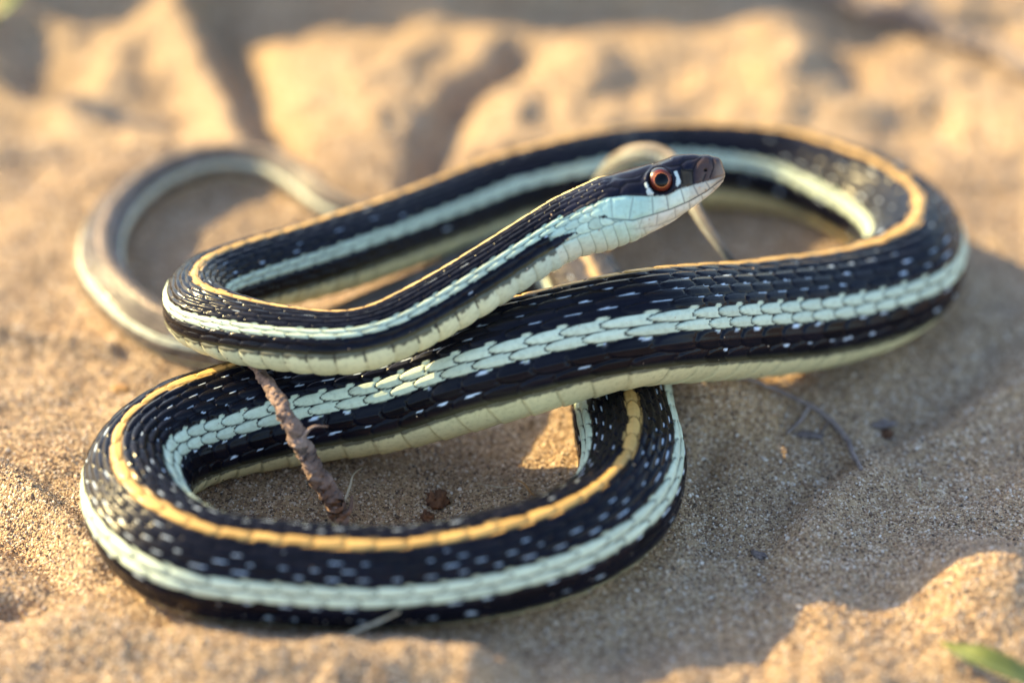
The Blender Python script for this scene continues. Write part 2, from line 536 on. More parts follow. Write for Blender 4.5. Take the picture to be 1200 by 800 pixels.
scaled = best_a >= 0
# distance (cm) from the free edge of the scale a point lies on
rowcm = np.pi * rr[:, None] / np.where(np.abs(RW) < 5.5, 15.6, np.where(RW < 7.5, 17.5, 11.0))
lencm = lens[:, None]
g_a = 2.3 / .84 * np.abs((best_a - .62) / .84) ** 1.3 / lencm
g_b = 2.1 / .6 * np.abs(bb / .6) ** 1.1 / rowcm
be_d = be / np.sqrt(g_a ** 2 + g_b ** 2 + 1e-4)
seam_w = np.clip(.014 * rr[:, None] / .6, .005, .016)
seamd = 1 - sstep(.55 * seam_w, 1.7 * seam_w, be_d)
ven = RW > 9.5
on = scaled & ~(ven & (RW > 9.95))
edge = sstep(0, 2.2 * seam_w, be_d)
keel = np.exp(-(bb / .10) ** 2) * sstep(.05, .35, be)
dome = np.clip(1 - (bb / .62) ** 2, 0, 1) * np.clip(1 - ((best_a - .75) / .8) ** 2, 0, 1)
hsc = np.where(on, (.24 + .60 * np.clip(best_a / 1.35, 0, 1)) * edge + .45 * dome + .30 * keel * (np.abs(bj) < 9), 0.0)
# broad belly plates
va = np.mod(UU + .18 * np.sin((RW - 9.5) * .5) - .25 * (RW - 9.5) / 4.5, 1.0)
vdome = np.clip(np.sin(np.pi * np.clip(va * 1.02 - .01, 0, 1)), 0, 1) ** .55
vh = ((.25 + .75 * va) * sstep(0, .05, va) * (1 - sstep(.94, 1.0, va)) * .9) * late_w + (1 - late_w) * (1.25 * vdome + .35 * va * (1 - sstep(.92, 1.0, va)))
vcell = np.floor(UU + .18 * np.sin((RW - 9.5) * .5) - .25 * (RW - 9.5) / 4.5)
hsc = np.where(on, hsc, np.where(ven, vh * sstep(9.4, 9.8, RW), hsc))
amp = (.009 + .026 * rr)[:, None] * np.ones((1, NT))

# ---- colours
def col(*c):
    return np.array(c, float)
def lerp(a, b, t):
    return a + (b - a) * t[..., None]
q = SI
tailw = sstep(44.5, 49, q)
tipw = sstep(64.5, 67, q)
sv = hash01(bj * 1.7 + 3, bc)                        # one random number per scale
sv2 = hash01(bc * 2.3 + 9, bj)
DARK = lerp(col(.0045, .0048, .0095), col(.135, .112, .092), tailw)
SKIN = lerp(col(.006, .006, .008), col(.05, .042, .036), tailw)
neckw = 1 - sstep(1.9, 5.5, q)
STRIPE = lerp(lerp(col(.56, .64, .49), col(.52, .62, .48), 1 - sstep(8, 17, q)), col(.42, .60, .50), 1 - sstep(1.9, 3.6, q))
STRIPE = lerp(STRIPE, col(.60, .62, .48), tailw)
BELLY = lerp(lerp(col(.68, .63, .36), col(.64, .64, .40), 1 - sstep(8, 16, q)), col(.48, .60, .53), 1 - sstep(1.7, 4.2, q))
BELLY = lerp(BELLY, col(.64, .63, .46), tailw)
BACK = lerp(col(.58, .355, .115), col(.60, .50, .22), 1 - sstep(1.6, 5.0, q))
BACK = lerp(BACK, col(.42, .31, .21), tailw)
aj = np.abs(bj)
dark_scale = DARK * (.65 + .7 * sv)[..., None]
DARK = lerp(DARK, col(.34, .29, .22), tipw)
dark_scale = DARK * (.65 + .7 * sv)[..., None]
C = np.where(on[..., None], dark_scale, SKIN)
# keels are tinted a lighter brown on the back
C = np.where((on & (aj >= 1) & (aj <= 4))[..., None], lerp(C, C * 0 + col(.026, .021, .018), .55 * keel * (.4 + .6 * sv2)), C)
# pale side stripe: scale rows three and four
stripe = on & ((aj == 6) | (aj == 7))
C = np.where(stripe[..., None], lerp(SKIN, STRIPE * (.90 + .2 * sv)[..., None], 1 - seamd), C)
# lower dark rows turn olive towards the belly
low = on & (aj == 9)
C = np.where(low[..., None], lerp(C, C * 0 + col(.10, .095, .05), sstep(-.05, .5, np.abs(srow) - aj) * (.35 + .5 * sv)), C)
# tan line down the back: vertebral row and the near halves of its neighbours
edge_n = .56 - .06 * front_w + .5 * (hash01(np.floor(UU * 2), side) - .5)
bk = np.where(scaled, sstep(edge_n + .12, edge_n - .12, RW), 0.0)
gap = 1 - .6 * seamd
C = lerp(C, BACK * (.82 + .3 * sv2)[..., None] * gap[..., None], bk * sstep(1.05, 1.5, q))
# small white flecks on the upper edges of dark scales
bs = bb * side * np.sign(np.where(bj == 0, 1, 1))     # >0 away from the back
prob = np.select([aj == 5, aj == 4, aj == 3, aj == 2, aj == 8, aj == 9], [.95, .88, .76, .48, .85, .5], 0.0)
prob = prob * (.15 + .78 * sstep(17, 23, q)) * (1 - .2 * sstep(33.5, 35.5, q) * (aj < 4)) * (1 - .75 * tailw)
sv3 = hash01(bj * .7 + 2, bc * 1.3)
a1 = .26 + .22 * sv3
ln = .22 + .30 * sv ** 1.3
def blob(sel, ca, cb, la, lb, power=2.0):
    d_ = np.abs((best_a - ca) / la) ** power + np.abs((bs - cb) / lb) ** power
    return np.where(sel, 1 - sstep(.55, 1.45, d_), 0.0)
fa = a1 + ln * .5
fl = blob(on & (sv2 < prob), fa, -.40 + .35 * (sv - .5) * (best_a - fa), ln * .5, (np.where(aj > 7, .055, .085) + .035 * (sv3 - .5)) * (1 - .25 * front_w))
C = lerp(C, np.broadcast_to(col(.50, .58, .66), C.shape) * (.8 + .45 * sv3)[..., None], fl)
# the stripe's own scales run over with small lobes at the margin
lobe = blob(on & (aj == 5) & (sv < .9), .84, .46, .15, .16)
C = lerp(C, STRIPE * .95, lobe)
lobe2 = blob(on & (aj == 8) & (sv2 < .8), .52, -.48, .10, .08)
C = lerp(C, STRIPE * .92, lobe2)
# belly plates
vr = hash01(vcell, side)
seam = np.clip(np.exp(-(np.minimum(va, 1 - va) / .028) ** 2), 0, 1)
Cv = BELLY * (.90 + .16 * vr)[..., None]
Cv = lerp(Cv, Cv * 0 + col(.16, .15, .09), .55 * seam * (1 - sstep(9.5, 12.5, RW) * .6))
tick = (np.minimum(va, 1 - va) < .05) & (RW < 10.2 + .9 * vr) & (SI > 3.4) & (SI < 11) & (vr > .25)
Cv = np.where(tick[..., None], col(.03, .03, .03), Cv)
fr_n = hash01(np.floor(UU * 9), side) * .6 + hash01(np.floor(UU * 4), side + 3) * .5
Cv = lerp(Cv, np.broadcast_to(col(.03, .03, .028), Cv.shape), sstep(.12, -.12, RW - 9.75 - .55 * fr_n * (.4 + .6 * (1 - sstep(5, 9, q)))) * .85)
C = np.where((ven & ~on)[..., None], Cv, C)
rough = np.where(ven & ~on, .38, np.where(stripe, .40, .16)) + .10 * sv

# ---- head pattern, in the head's own profile plane (units of an enlarged view of the profile)
hsel = s_all < HL + .62
nhr = int(hsel.sum())
XP, YP = np.broadcast_to(XH[:nhr, None], (nhr, NT)), vert[:nhr] / PXC
zx = ((849 + XP * ax[0] + YP * upn[0]) - 640) * 4.446
zy = ((200 + XP * ax[1] + YP * upn[1]) - 140) * 4.446
def dist_lines(lines):
    d = np.full(zx.shape, 1e9)
    for pl in lines:
        for (x0, y0), (x1, y1) in zip(pl[:-1], pl[1:]):
            vx, vy = x1 - x0, y1 - y0
            t = np.clip(((zx - x0) * vx + (zy - y0) * vy) / (vx * vx + vy * vy), 0, 1)
            d = np.minimum(d, np.hypot(zx - x0 - t * vx, zy - y0 - t * vy))
    return d
MOUTH = [(255, 496), (330, 511), (440, 518), (540, 491), (640, 462), (740, 421), (830, 371), (890, 326), (925, 305)]
LABTOP = [(232, 466), (262, 428), (310, 402), (400, 391), (520, 395), (620, 390), (680, 360), (760, 336), (860, 310), (935, 288)]
LOWLAB = [(330, 556), (480, 562), (580, 545), (680, 505), (780, 455), (860, 392), (915, 335)]
pale_lines = [MOUTH, LABTOP, LOWLAB,
  [(325, 402), (331, 508)], [(442, 393), (420, 516)], [(540, 395), (546, 490)], [(615, 391), (627, 466)], [(690, 357), (713, 432)], [(755, 338), (787, 396)], [(822, 320), (848, 360)],
  [(404, 520), (382, 560)], [(488, 508), (474, 562)], [(570, 484), (566, 547)], [(660, 455), (668, 510)], [(735, 424), (748, 470)], [(800, 390), (818, 428)], [(862, 350), (880, 372)],
  [(300, 600), (420, 612), (520, 598), (620, 560), (720, 510)], [(380, 565), (400, 610), (370, 640)], [(500, 563), (520, 598), (490, 625)], [(600, 540), (620, 560)]]
dark_lines = [[(365, 388), (378, 350), (410, 326), (480, 318)], [(345, 300), (400, 303), (445, 300), (488, 284), (530, 262)], [(488, 300), (505, 275), (540, 258), (610, 248), (690, 236), (706, 262)],
  [(690, 236), (720, 212), (770, 205), (800, 190)], [(757, 330), (752, 268), (775, 226), (805, 196)], [(690, 262), (700, 330)], [(757, 268), (700, 262)], [(845, 300), (866, 250), (862, 205)], [(808, 318), (822, 285)],
  [(300, 360), (330, 345), (372, 352)], [(310, 330), (345, 300)], [(365, 388), (310, 402)], [(560, 236), (640, 203)]]
dp, dd_ = dist_lines(pale_lines) / 4.446, dist_lines(dark_lines) / 4.446      # px
ytop = np.interp(zx, [p[0] for p in LABTOP], [p[1] for p in LABTOP])
ymou = np.interp(zx, [p[0] for p in MOUTH], [p[1] for p in MOUTH])
smooth_head = sstep(255, 350, zx)                              # plates ahead of this, small scales behind
throat = (zy > ymou + 4)
plate = np.where(throat, sstep(380, 520, zx - .9 * (zy - ymou - 50).clip(0, 400)), smooth_head)
hsc[:nhr] *= (1 - plate)
amp[:nhr] *= (1 - .35 * (1 - sstep(150, 300, XP)))
bulge_p, bulge_d = sstep(0, 5.5, dp), sstep(0, 5.0, dd_)
above = zy < ytop
bul = np.where(above, bulge_d * np.minimum(1, sstep(0, 3, dp)), bulge_p)
head_h = plate * (.0125 * bul)
# eye socket with its raised ring
EYE = (585, 320)
de = np.hypot(zx - EYE[0], zy - EYE[1]) / 4.446
sidew = (A[:nhr] > .12) & (A[:nhr] < .8)
head_h = head_h + np.where(sidew, -.055 * (1 - sstep(11.5, 14.5, de)) + .013 * np.exp(-((de - 16.5) / 2.0) ** 2), 0)
dn = np.hypot((zx - 822) / 1.25, zy - 263) / 4.446
head_h = head_h - np.where(sidew, .035 * (1 - sstep(.9, 2.2, dn)), 0)

NAVY = col(.010, .011, .022)
Ch = C[:nhr].copy()
hv = hash01(np.floor(zx / 60), np.floor(zy / 50))
crown = np.broadcast_to(NAVY, Ch.shape) * (.85 + .3 * hv)[..., None]
crown = lerp(crown, np.broadcast_to(col(.075, .062, .035), Ch.shape), (zx > 690) * (zx < 757) * (zy > 258) * .55)
crown = lerp(crown, np.broadcast_to(col(.075, .05, .045), Ch.shape), sstep(740, 800, zx) * sstep(185, 240, zy))
crown = lerp(crown, np.broadcast_to(col(.20, .15, .115), Ch.shape), sstep(845, 905, zx) * sstep(205, 260, zy))
crown = lerp(crown, np.broadcast_to(col(.003, .003, .004), Ch.shape), np.exp(-(dd_ / .9) ** 2) * .8)
lab = lerp(np.broadcast_to(col(.43, .63, .54), Ch.shape), np.broadcast_to(col(.58, .67, .56), Ch.shape), sstep(480, 640, zx))
lab = lerp(lab, np.broadcast_to(col(.55, .50, .40), Ch.shape), sstep(680, 800, zx))
lab = lerp(lab, np.broadcast_to(col(.30, .23, .17), Ch.shape), sstep(840, 920, zx))
lab = lerp(lab, np.broadcast_to(col(.12, .13, .13), Ch.shape), np.exp(-(dp / .85) ** 2) * (.48 + .25 * sstep(350, 700, zx)))
dm = dist_lines([MOUTH]) / 4.446
lab = lab * (.88 + .2 * hash01(np.floor(zx / 105), np.floor(zx / 105) * 3 + 1))[..., None]
chin = lerp(np.broadcast_to(col(.50, .61, .51), Ch.shape), np.broadcast_to(col(.62, .60, .50), Ch.shape), sstep(380, 620, zx + .35 * (zy - 520)))
chin = lerp(chin, np.broadcast_to(col(.50, .42, .33), Ch.shape), sstep(800, 900, zx))
chin = lerp(chin, np.broadcast_to(col(.17, .16, .14), Ch.shape), np.exp(-(dp / .8) ** 2) * .55)
# small pale scales behind the jaw and on the throat
small = lerp(np.broadcast_to(col(.45, .61, .51), Ch.shape), np.broadcast_to(col(.56, .60, .48), Ch.shape), sstep(560, 680, zy))
small = small * (.85 + .3 * sv[:nhr])[..., None]
small = lerp(small, np.broadcast_to(col(.10, .16, .16), Ch.shape), seamd[:nhr] * on[:nhr] * .75)
small = lerp(small, np.broadcast_to(col(.15, .19, .18), Ch.shape), (ven & ~on)[:nhr] * seam[:nhr] * .7)
ydark = np.interp(zx, [-120, 0, 60, 140, 240, 300], [612, 545, 492, 462, 430, 402])
wmid = np.interp(zx, [-120, 0, 110], [690, 605, 572])
wedge = (zx < 112 + 20 * (sv[:nhr] - .5)) & (np.abs(zy - wmid + 8 * (sv2[:nhr] - .5)) < 26 * sstep(125, -40, zx) + 4)
pale_zone = sstep(-110, 20, zx + 40 * (sv[:nhr] - .5)) * (zy > ydark + 12 * (sv2[:nhr] - .5)) * ~wedge
hf = sstep(0, 25, zx - 232)
Chead = np.where(above[..., None], crown, np.where(throat[..., None], chin, lab))
Ch = lerp(Ch, small, pale_zone)
Ch = np.where(wedge[..., None], NAVY * (.7 + .6 * sv[:nhr])[..., None], Ch)
dkhead = (zy <= ydark) & (zx > 60) & (RW[:nhr] > 1.2)
Ch = np.where(dkhead[..., None], (NAVY * (.8 + .6 * sv[:nhr])[..., None]) * (.3 + .7 * sstep(0, .15, be[:nhr]))[..., None], Ch)
wplate = np.where(throat, plate, np.maximum(smooth_head * above, (zx > 236) * (zy > ytop)))
Ch = lerp(Ch, Chead, wplate)
Ch = lerp(Ch, np.broadcast_to(col(.05, .05, .045), Ch.shape), np.exp(-(dm / .75) ** 2) * .75 * sidew * (zx > 255))
# white bar before the eye and two white spots behind it
def poly_in(pl):
    ins = np.zeros(zx.shape, bool)
    n = len(pl)
    for i in range(n):
        (x0, y0), (x1, y1) = pl[i], pl[(i + 1) % n]
        cond = ((y0 > zy) != (y1 > zy)) & (zx < (x1 - x0) * (zy - y0) / (y1 - y0 + 1e-9) + x0)
        ins ^= cond
    return ins
for pl in ([(655, 272), (672, 266), (684, 298), (692, 328), (672, 348), (664, 340), (668, 305)], [(500, 330), (514, 326), (524, 350), (516, 360), (504, 350)], [(508, 362), (530, 354), (548, 378), (544, 392), (516, 390)]):
    Ch = np.where((poly_in(pl) & sidew)[..., None], col(.52, .60, .58), Ch)
Ch = np.where(((np.hypot((zx - 283) / 2.4, zy - 499) < 9) & sidew)[..., None], col(.012, .012, .016), Ch)
Ch = np.where(((de < 16.6) & sidew & ~poly_in([(652, 268), (678, 266), (690, 300), (696, 330), (668, 350), (660, 340), (664, 305)]) & (de < 15.2 + 1.2 * np.sin(zx)))[..., None], col(.010, .008, .010), Ch)
Ch = np.where(((dn < 1.6) & sidew)[..., None], col(.012, .008, .008), Ch)
C[:nhr] = Ch
rough[:nhr] = rough[:nhr] * (1 - wplate) + np.where(above, .22, .34) * wplate

disp = amp * hsc
disp[:nhr] += head_h
outx, outy = sn, cs
V = cen[:, None, :] + (late + disp * outx)[..., None] * lat[:, None, :] + (vert + disp * outy)[..., None] * dor[:, None, :]
verts = V.reshape(-1, 3)
ii = np.arange(NR * NT).reshape(NR, NT)
nxt = np.roll(ii, -1, axis=1)
quads = np.column_stack([ii[:-1].ravel(), nxt[:-1].ravel(), nxt[1:].ravel(), ii[1:].ravel()])
verts = np.vstack([verts, cen[0] - tan[0] * .001, cen[-1] + tan[-1] * .01])
a, b = NR * NT, NR * NT + 1
tri = np.vstack([np.column_stack([np.full(NT, a), nxt[0], ii[0]]), np.column_stack([np.full(NT, b), ii[-1], nxt[-1]])])
cols = np.concatenate([C, rough[..., None]], axis=2).reshape(-1, 4)
cols = np.vstack([cols, cols[0], cols[-1]])
base_pt = at(459, 677, 0.0)
snake = thing('snake', 'slender black snake with pale green side stripes, coiled on sand with its head raised', 'snake', (float(base_pt[0]), float(base_pt[1]), 0))
body = adopt(mesh_np('body', verts, quads, tri, cols, M_SKIN), snake)

# eyes
M_EYE = mat_plain('eye_rim', (.012, .008, .008), .3, .4, .25)
M_IRIS = mat_plain('iris_red', (.11, .014, .006), .4, .3, .12)
M_IRISRIM = mat_plain('iris_orange', (.52, .15, .04), .35, .4, .25)
M_PUPIL = mat_plain('pupil_black', (.002, .002, .003), .15, .2, .0)
xe = ((EYE[0] / 4.446 + 640 - 849) * ax[0] + (EYE[1] / 4.446 + 140 - 200) * ax[1])
ye = ((EYE[0] / 4.446 + 640 - 849) * upn[0] + (EYE[1] / 4.446 + 140 - 200) * upn[1])
ie = int(np.argmin(np.abs(XH - xe)))
ye_cm = ye * PXC
ce = min(.999, (abs(ye_cm) / (Tt[ie] if ye > 0 else Bb[ie])) ** (1 / .9))
we = Wd[ie] * (1 - ce * ce) ** .45
def cap(t0, t1, R, n=48, m=10):
    t = np.linspace(t0, t1, m)
    p = np.linspace(0, 2 * np.pi, n, endpoint=False)
    T_, P_ = np.meshgrid(t, p, indexing='ij')
    v = np.stack([R * np.sin(T_) * np.cos(P_), R * np.sin(T_) * np.sin(P_), R * np.cos(T_)], -1).reshape(-1, 3)
    k = np.arange(m * n).reshape(m, n)
    kn = np.roll(k, -1, axis=1)
    return v, np.column_stack([k[:-1].ravel(), k[1:].ravel(), kn[1:].ravel(), kn[:-1].ravel()])
for sgn in (1, -1):
    RE = 16.6 * PXC
    axis = sgn * lat[ie] + .10 * dor[ie] - .08 * tan[ie]
    axis /= np.linalg.norm(axis)
    e1 = dor[ie] - (dor[ie] @ axis) * axis
    e1 /= np.linalg.norm(e1)
    e2 = np.cross(axis, e1)
    Mx = np.column_stack([e1, e2, axis])
    c0 = cen[ie] + dor[ie] * ye_cm + sgn * lat[ie] * (we - RE * .70)
    def eye_piece(name, t0, t1, R, mat, parent, squash=(1, 1)):
        v, qd = cap(math.radians(t0), math.radians(t1), R)
        v = v * np.array([squash[0], squash[1], 1])
        o = mesh_np(name, v @ Mx.T + c0, qd, mat=mat)
        adopt(o, snake)
        if parent is not None:
            o.parent = parent
            o.location = (0, 0, 0)
        return o
    eye = eye_piece('eye', 0, 110, RE, M_EYE, None)
    eye_piece('iris', 31, 49, RE + .0016, M_IRIS, eye)
    eye_piece('pupil_rim', 28, 32.5, RE + .0028, M_IRISRIM, eye)
    eye_piece('pupil', 0, 29, RE + .0036, M_PUPIL, eye)

# ------------------------------------------------------------------ twigs, roots, straw
def tube(name, path, radii, mat, n=14, per=14, rough=.12, seed=0, flat=1.0, bend=.0, parent=None):
    P = np.column_stack([np.array(path, float), np.array(radii, float)])
    d = spline(P, max(24, per * len(path)))
    r0 = np.random.default_rng(seed)
    c, r = d[:, :3], np.maximum(d[:, 3], .002)
    m = len(c)
    wob = np.column_stack([np.convolve(r0.normal(0, 1, m + 8), np.ones(9) / 9, 'valid') for _ in range(3)])
    c = c + wob * bend * r[:, None]
    t = np.gradient(c, axis=0)
    t /= np.linalg.norm(t, axis=1)[:, None]
    ref = np.array([0, 0, 1.0])
    u_ = np.cross(np.broadcast_to(ref, t.shape), t)
    bad = np.linalg.norm(u_, axis=1) < .2
    u_[bad] = np.cross(np.array([1.0, 0, 0]), t[bad])
    u_ /= np.linalg.norm(u_, axis=1)[:, None]
    w_ = np.cross(t, u_)
    p = np.linspace(0, 2 * np.pi, n, endpoint=False)
    S_, P_ = np.meshgrid(np.cumsum(np.concatenate([[0], np.linalg.norm(np.diff(c, axis=0), axis=1)])) / r.mean(), p, indexing='ij')
    k = 1 + rough * (1.3 * perlin(S_ * .9 + seed * 3.1, np.cos(P_) * 1.4 + np.sin(P_) * 2.3) + .9 * perlin(S_ * .35 + 9 + seed, P_ * 1.9) + .7 * r0.normal(0, .35, S_.shape))
    vv = c[:, None, :] + (r[:, None] * k)[..., None] * (np.cos(P_)[..., None] * u_[:, None, :] + flat * np.sin(P_)[..., None] * w_[:, None, :])
    vv = vv.reshape(-1, 3)
    k_ = np.arange(m * n).reshape(m, n)
    kn = np.roll(k_, -1, axis=1)
    qd = np.column_stack([k_[:-1].ravel(), kn[:-1].ravel(), kn[1:].ravel(), k_[1:].ravel()])
    vv = np.vstack([vv, c[0] - t[0] * r[0] * .4, c[-1] + t[-1] * r[-1] * .4])
    tr = np.vstack([np.column_stack([np.full(n, m * n), kn[0], k_[0]]), np.column_stack([np.full(n, m * n + 1), k_[-1], kn[-1]])])
    return mesh_np(name, vv, qd, tr, mat=mat, parent=None)

def gp(px, py, dz):
    p = at(px, py, 0)
    for _ in range(4):
        p = at(px, py, float(ground_z(p[0], p[1])) + dz)
    return p

def base_of(p):
    return (float(p[0]), float(p[1]), float(p[2]))

# the knobbly twig leaning on the coil
tw = [at(292, 420, 1.50), at(313, 448, 1.58), at(334, 483, 1.50), at(352, 520, 1.18), at(375, 562, .74), at(397, 607, .24), at(402, 618, .13)]
twig = thing('twig', 'knobbly grey brown twig leaning across the coil from under the neck', 'twig', base_of(tw[-1]))
adopt(tube('stem', tw, [.062, .075, .092, .108, .118, .108, .06], M_TWIG, n=24, per=30, rough=.24, seed=3, bend=.5), twig)
adopt(tube('side_shoot', [tw[3] + np.array([.02, -.02, .1]), tw[3] + np.array([.16, -.02, .26]), tw[3] + np.array([.34, .02, .24])], [.03, .016, .008], M_TWIG, n=8, seed=5), twig)
adopt(tube('side_shoot', [tw[5] + np.array([.02, -.03, .05]), tw[5] + np.array([.14, -.06, .16]), tw[5] + np.array([.17, .05, .3])], [.045, .03, .012], M_TWIG, n=8, seed=6), twig)
for k in range(11):                                # loose bark knobs
    f = .35 + .45 * k / 10
    p_ = np.array([np.interp(f, np.linspace(0, 1, len(tw)), [q_[j] for q_ in tw]) for j in range(3)])
    a_ = random.uniform(-1.2, 2.6)
    o_ = np.array([-.09 * math.cos(a_), -.055, .075 * math.sin(a_) + .03])
    adopt(tube('bark_knob', [p_ + o_ * .8, p_ + o_ * 1.15 + np.array([.02, 0, .02]), p_ + o_ * 1.3], [.028, .034, .012], M_TWIG, n=8, per=6, rough=.4, seed=20 + k), twig)

# thin root on the sand at the right
rt = [at(822, 436, 1.2), at(862, 442, .85), at(896, 450, .45), gp(930, 466, .10), gp(962, 484, .09), gp(990, 514, .07), gp(1010, 548, .03)]
root_t = thing('dry_root', 'thin dark dry root curving over bare sand away from the body', 'root', base_of(rt[-1]))
adopt(tube('stem', rt, [.016, .022, .027, .031, .038, .042, .028], M_ROOT, n=10, rough=.25, seed=8, bend=.8), root_t)
adopt(tube('side_root', [gp(948, 476, .08), gp(938, 492, .07), gp(922, 508, .02)], [.03, .03, .015], M_ROOT, n=8, seed=9), root_t)
adopt(tube('side_root', [gp(972, 492, .05), gp(962, 510, .03), gp(968, 528, .01)], [.014, .01, .006], M_ROOT, n=6, seed=10), root_t)
adopt(tube('side_root', [gp(905, 452, .1), gp(918, 448, .16), gp(934, 452, .05)], [.014, .01, .006], M_ROOT, n=6, seed=11), root_t)

# blurred stick far behind
stp = [gp(925, -22, .25), gp(1010, 4, .22), gp(1090, 30, .20), gp(1150, 56, .2), gp(1230, 92, .2)]
tag(tube('dead_stick', stp, [.13, .17, .2, .17, .15], M_STICK, n=14, rough=.25, seed=12, bend=.6), 'pale grey dead stick lying on the rippled sand behind the snake', 'stick')

tag(tube('straw', [at(408, 742, .30), at(438, 730, .42), at(468, 716, .62)], [.03, .035, .02], M_STRAW, n=8, rough=.1, seed=13, flat=.5), 'pale flat straw leaning against the outer side of the front coil', 'straw')
tag(tube('straw', [gp(1078, 574, .0), gp(1077.5, 560, .2)], [.016, .018], M_STRAW, n=8, rough=.1, seed=14), 'short pale straw standing upright in the shaded sand', 'straw')
tag(tube('root_fibre', [gp(403, 588, .03), gp(410, 570, .10), gp(414, 556, .16), gp(424, 548, .10)], [.016, .018, .014, .008], M_STRAW, n=7, rough=.2, seed=15), 'fine curved fibre beside the lower end of the twig', 'fibre')
tag(tube('root_fibre', [gp(606, 562, .03), gp(616, 568, .06), gp(622, 577, .05), gp(628, 582, .02)], [.009, .012, .012, .006], M_FLAKE, n=7, rough=.2, seed=16), 'tiny orange hooked fibre on the sand inside the front coil', 'fibre')
tag(tube('root_fibre', [gp(560, 566, .02), gp(590, 571, .03), gp(602, 569, .03)], [.005, .006, .004], M_STRAW, n=6, seed=17), 'hair thin pale fibre on the sand inside the front coil', 'fibre')

def lump(name, px, py, r, mat, seed, squash=.7, stretch=1.0, rot=0.0, n=18):
    r0 = np.random.default_rng(seed)
    p = gp(px, py, r * .35)
    t = np.linspace(.08, np.pi - .08, 11)
    f = np.linspace(0, 2 * np.pi, n, endpoint=False)
    T_, F_ = np.meshgrid(t, f, indexing='ij')
    dx, dy, dz = np.sin(T_) * np.cos(F_), np.sin(T_) * np.sin(F_), np.cos(T_)
    k = r * (1 + .8 * perlin(dx * 1.9 + seed, dy * 1.9 + dz * 1.3) + .75 * perlin(dx * 4.1 - seed, dy * 4.3 + dz * 4.1) + .10 * r0.normal(0, 1, dx.shape))
    x_, y_ = k * dx * stretch, k * dy
    v = np.stack([p[0] + x_ * math.cos(rot) - y_ * math.sin(rot), p[1] + x_ * math.sin(rot) + y_ * math.cos(rot), p[2] + k * dz * squash], -1).reshape(-1, 3)
    m = len(t)
    k_ = np.arange(m * n).reshape(m, n)
    kn = np.roll(k_, -1, axis=1)
    qd = np.column_stack([k_[:-1].ravel(), k_[1:].ravel(), kn[1:].ravel(), kn[:-1].ravel()])
    v = np.vstack([v, v[:n].mean(0), v[-n:].mean(0)])
    tr = np.vstack([np.column_stack([np.full(n, m * n), k_[0], kn[0]]), np.column_stack([np.full(n, m * n + 1), kn[-1], k_[-1]])])
    return mesh_np(name, v, qd, tr, mat=mat)

tag(lump('soil_crumb', 511, 586, .13, M_CRUMB, 2, .8), 'larger red brown soil crumb on sand inside the front coil', 'crumb')
tag(lump('soil_crumb', 500, 605, .08, M_CRUMB, 3, .8), 'smaller red brown soil crumb on sand close to the tan back stripe', 'crumb')
tag(lump('soil_crumb', 1040, 508, .075, M_CRUMB, 4, .8), 'red brown soil crumb past the far end of the dry root', 'crumb')
tag(lump('bark_chip', 1036, 497, .09, M_ROOT, 5, .4, 1.8, .4), 'dark bark chip beside the small crumb past the dry root', 'chip')
tag(lump('bark_chip', 948, 509, .07, M_ROOT, 6, .4, 2.2, -.2), 'brown bark chip under the bend of the dry root', 'chip')
tag(lump('bark_chip', 889, 649, .06, M_ROOT, 7, .4, 2.0, -.7), 'dark bark chip on the shaded sand outside the front coil', 'chip')
tag(lump('bark_flake', 141, 455, .075, M_FLAKE, 8, .35, 1.8, -.4), 'orange bark flake on sunlit sand outside the left bend', 'flake')

# green leaves at two corners
def blade(name, path, widths, mat, th=.012, fold=.25):
    d = spline(np.column_stack([np.array(path, float), np.array(widths, float)]), 40)
    c, w = d[:, :3], np.maximum(d[:, 3], .004)
    t = np.gradient(c, axis=0)
    t /= np.linalg.norm(t, axis=1)[:, None]
    sd_ = np.cross(t, np.array([0, 0, 1.0]))
    sd_ /= np.linalg.norm(sd_, axis=1)[:, None]
    up_ = np.cross(sd_, t)
    prof_ = [(-1, fold, 0), (-.5, fold * .35, 0), (0, 0, 0), (.5, fold * .35, 0), (1, fold, 0), (.5, fold * .35, -1), (0, 0, -1), (-.5, fold * .35, -1)]
    n = len(prof_)
    v = np.stack([c + sd_ * (w * a)[:, None] + up_ * (w * b + th * e_)[:, None] for a, b, e_ in prof_], 1).reshape(-1, 3)
    m = len(c)
    k_ = np.arange(m * n).reshape(m, n)
    kn = np.roll(k_, -1, axis=1)
    qd = np.column_stack([k_[:-1].ravel(), kn[:-1].ravel(), kn[1:].ravel(), k_[1:].ravel()])
    return mesh_np(name, v, qd, mat=mat)

lf = [gp(1102, 752, .10), gp(1135, 765, .38), gp(1180, 785, .40), gp(1240, 812, .15)]
tag(blade('grass_leaf', lf, [.02, .17, .2, .1], M_LEAF), 'olive green grass leaf lying on the near sunlit sand', 'leaf')
lf = [gp(-40, 70, .0), gp(-22, 40, .7), gp(0, 12, 1.3), gp(24, -10, 1.6)]
tag(blade('grass_leaf', lf, [.10, .2, .22, .05], M_LEAF), 'bright green grass leaf sprouting from the sand behind the tail loop', 'leaf')

# ------------------------------------------------------------------ loose grains over the sand in view
N = 150000
gxp = rng.uniform(-7.6, 7.6, N)
gyp = rng.uniform(-7.9, 5.5, N)
zz = ground_z(gxp, gyp)
gr = np.clip(rng.lognormal(math.log(.0122), .36, N), .006, .036)
gv = np.column_stack([gxp, gyp, zz + gr * .25]) * CM
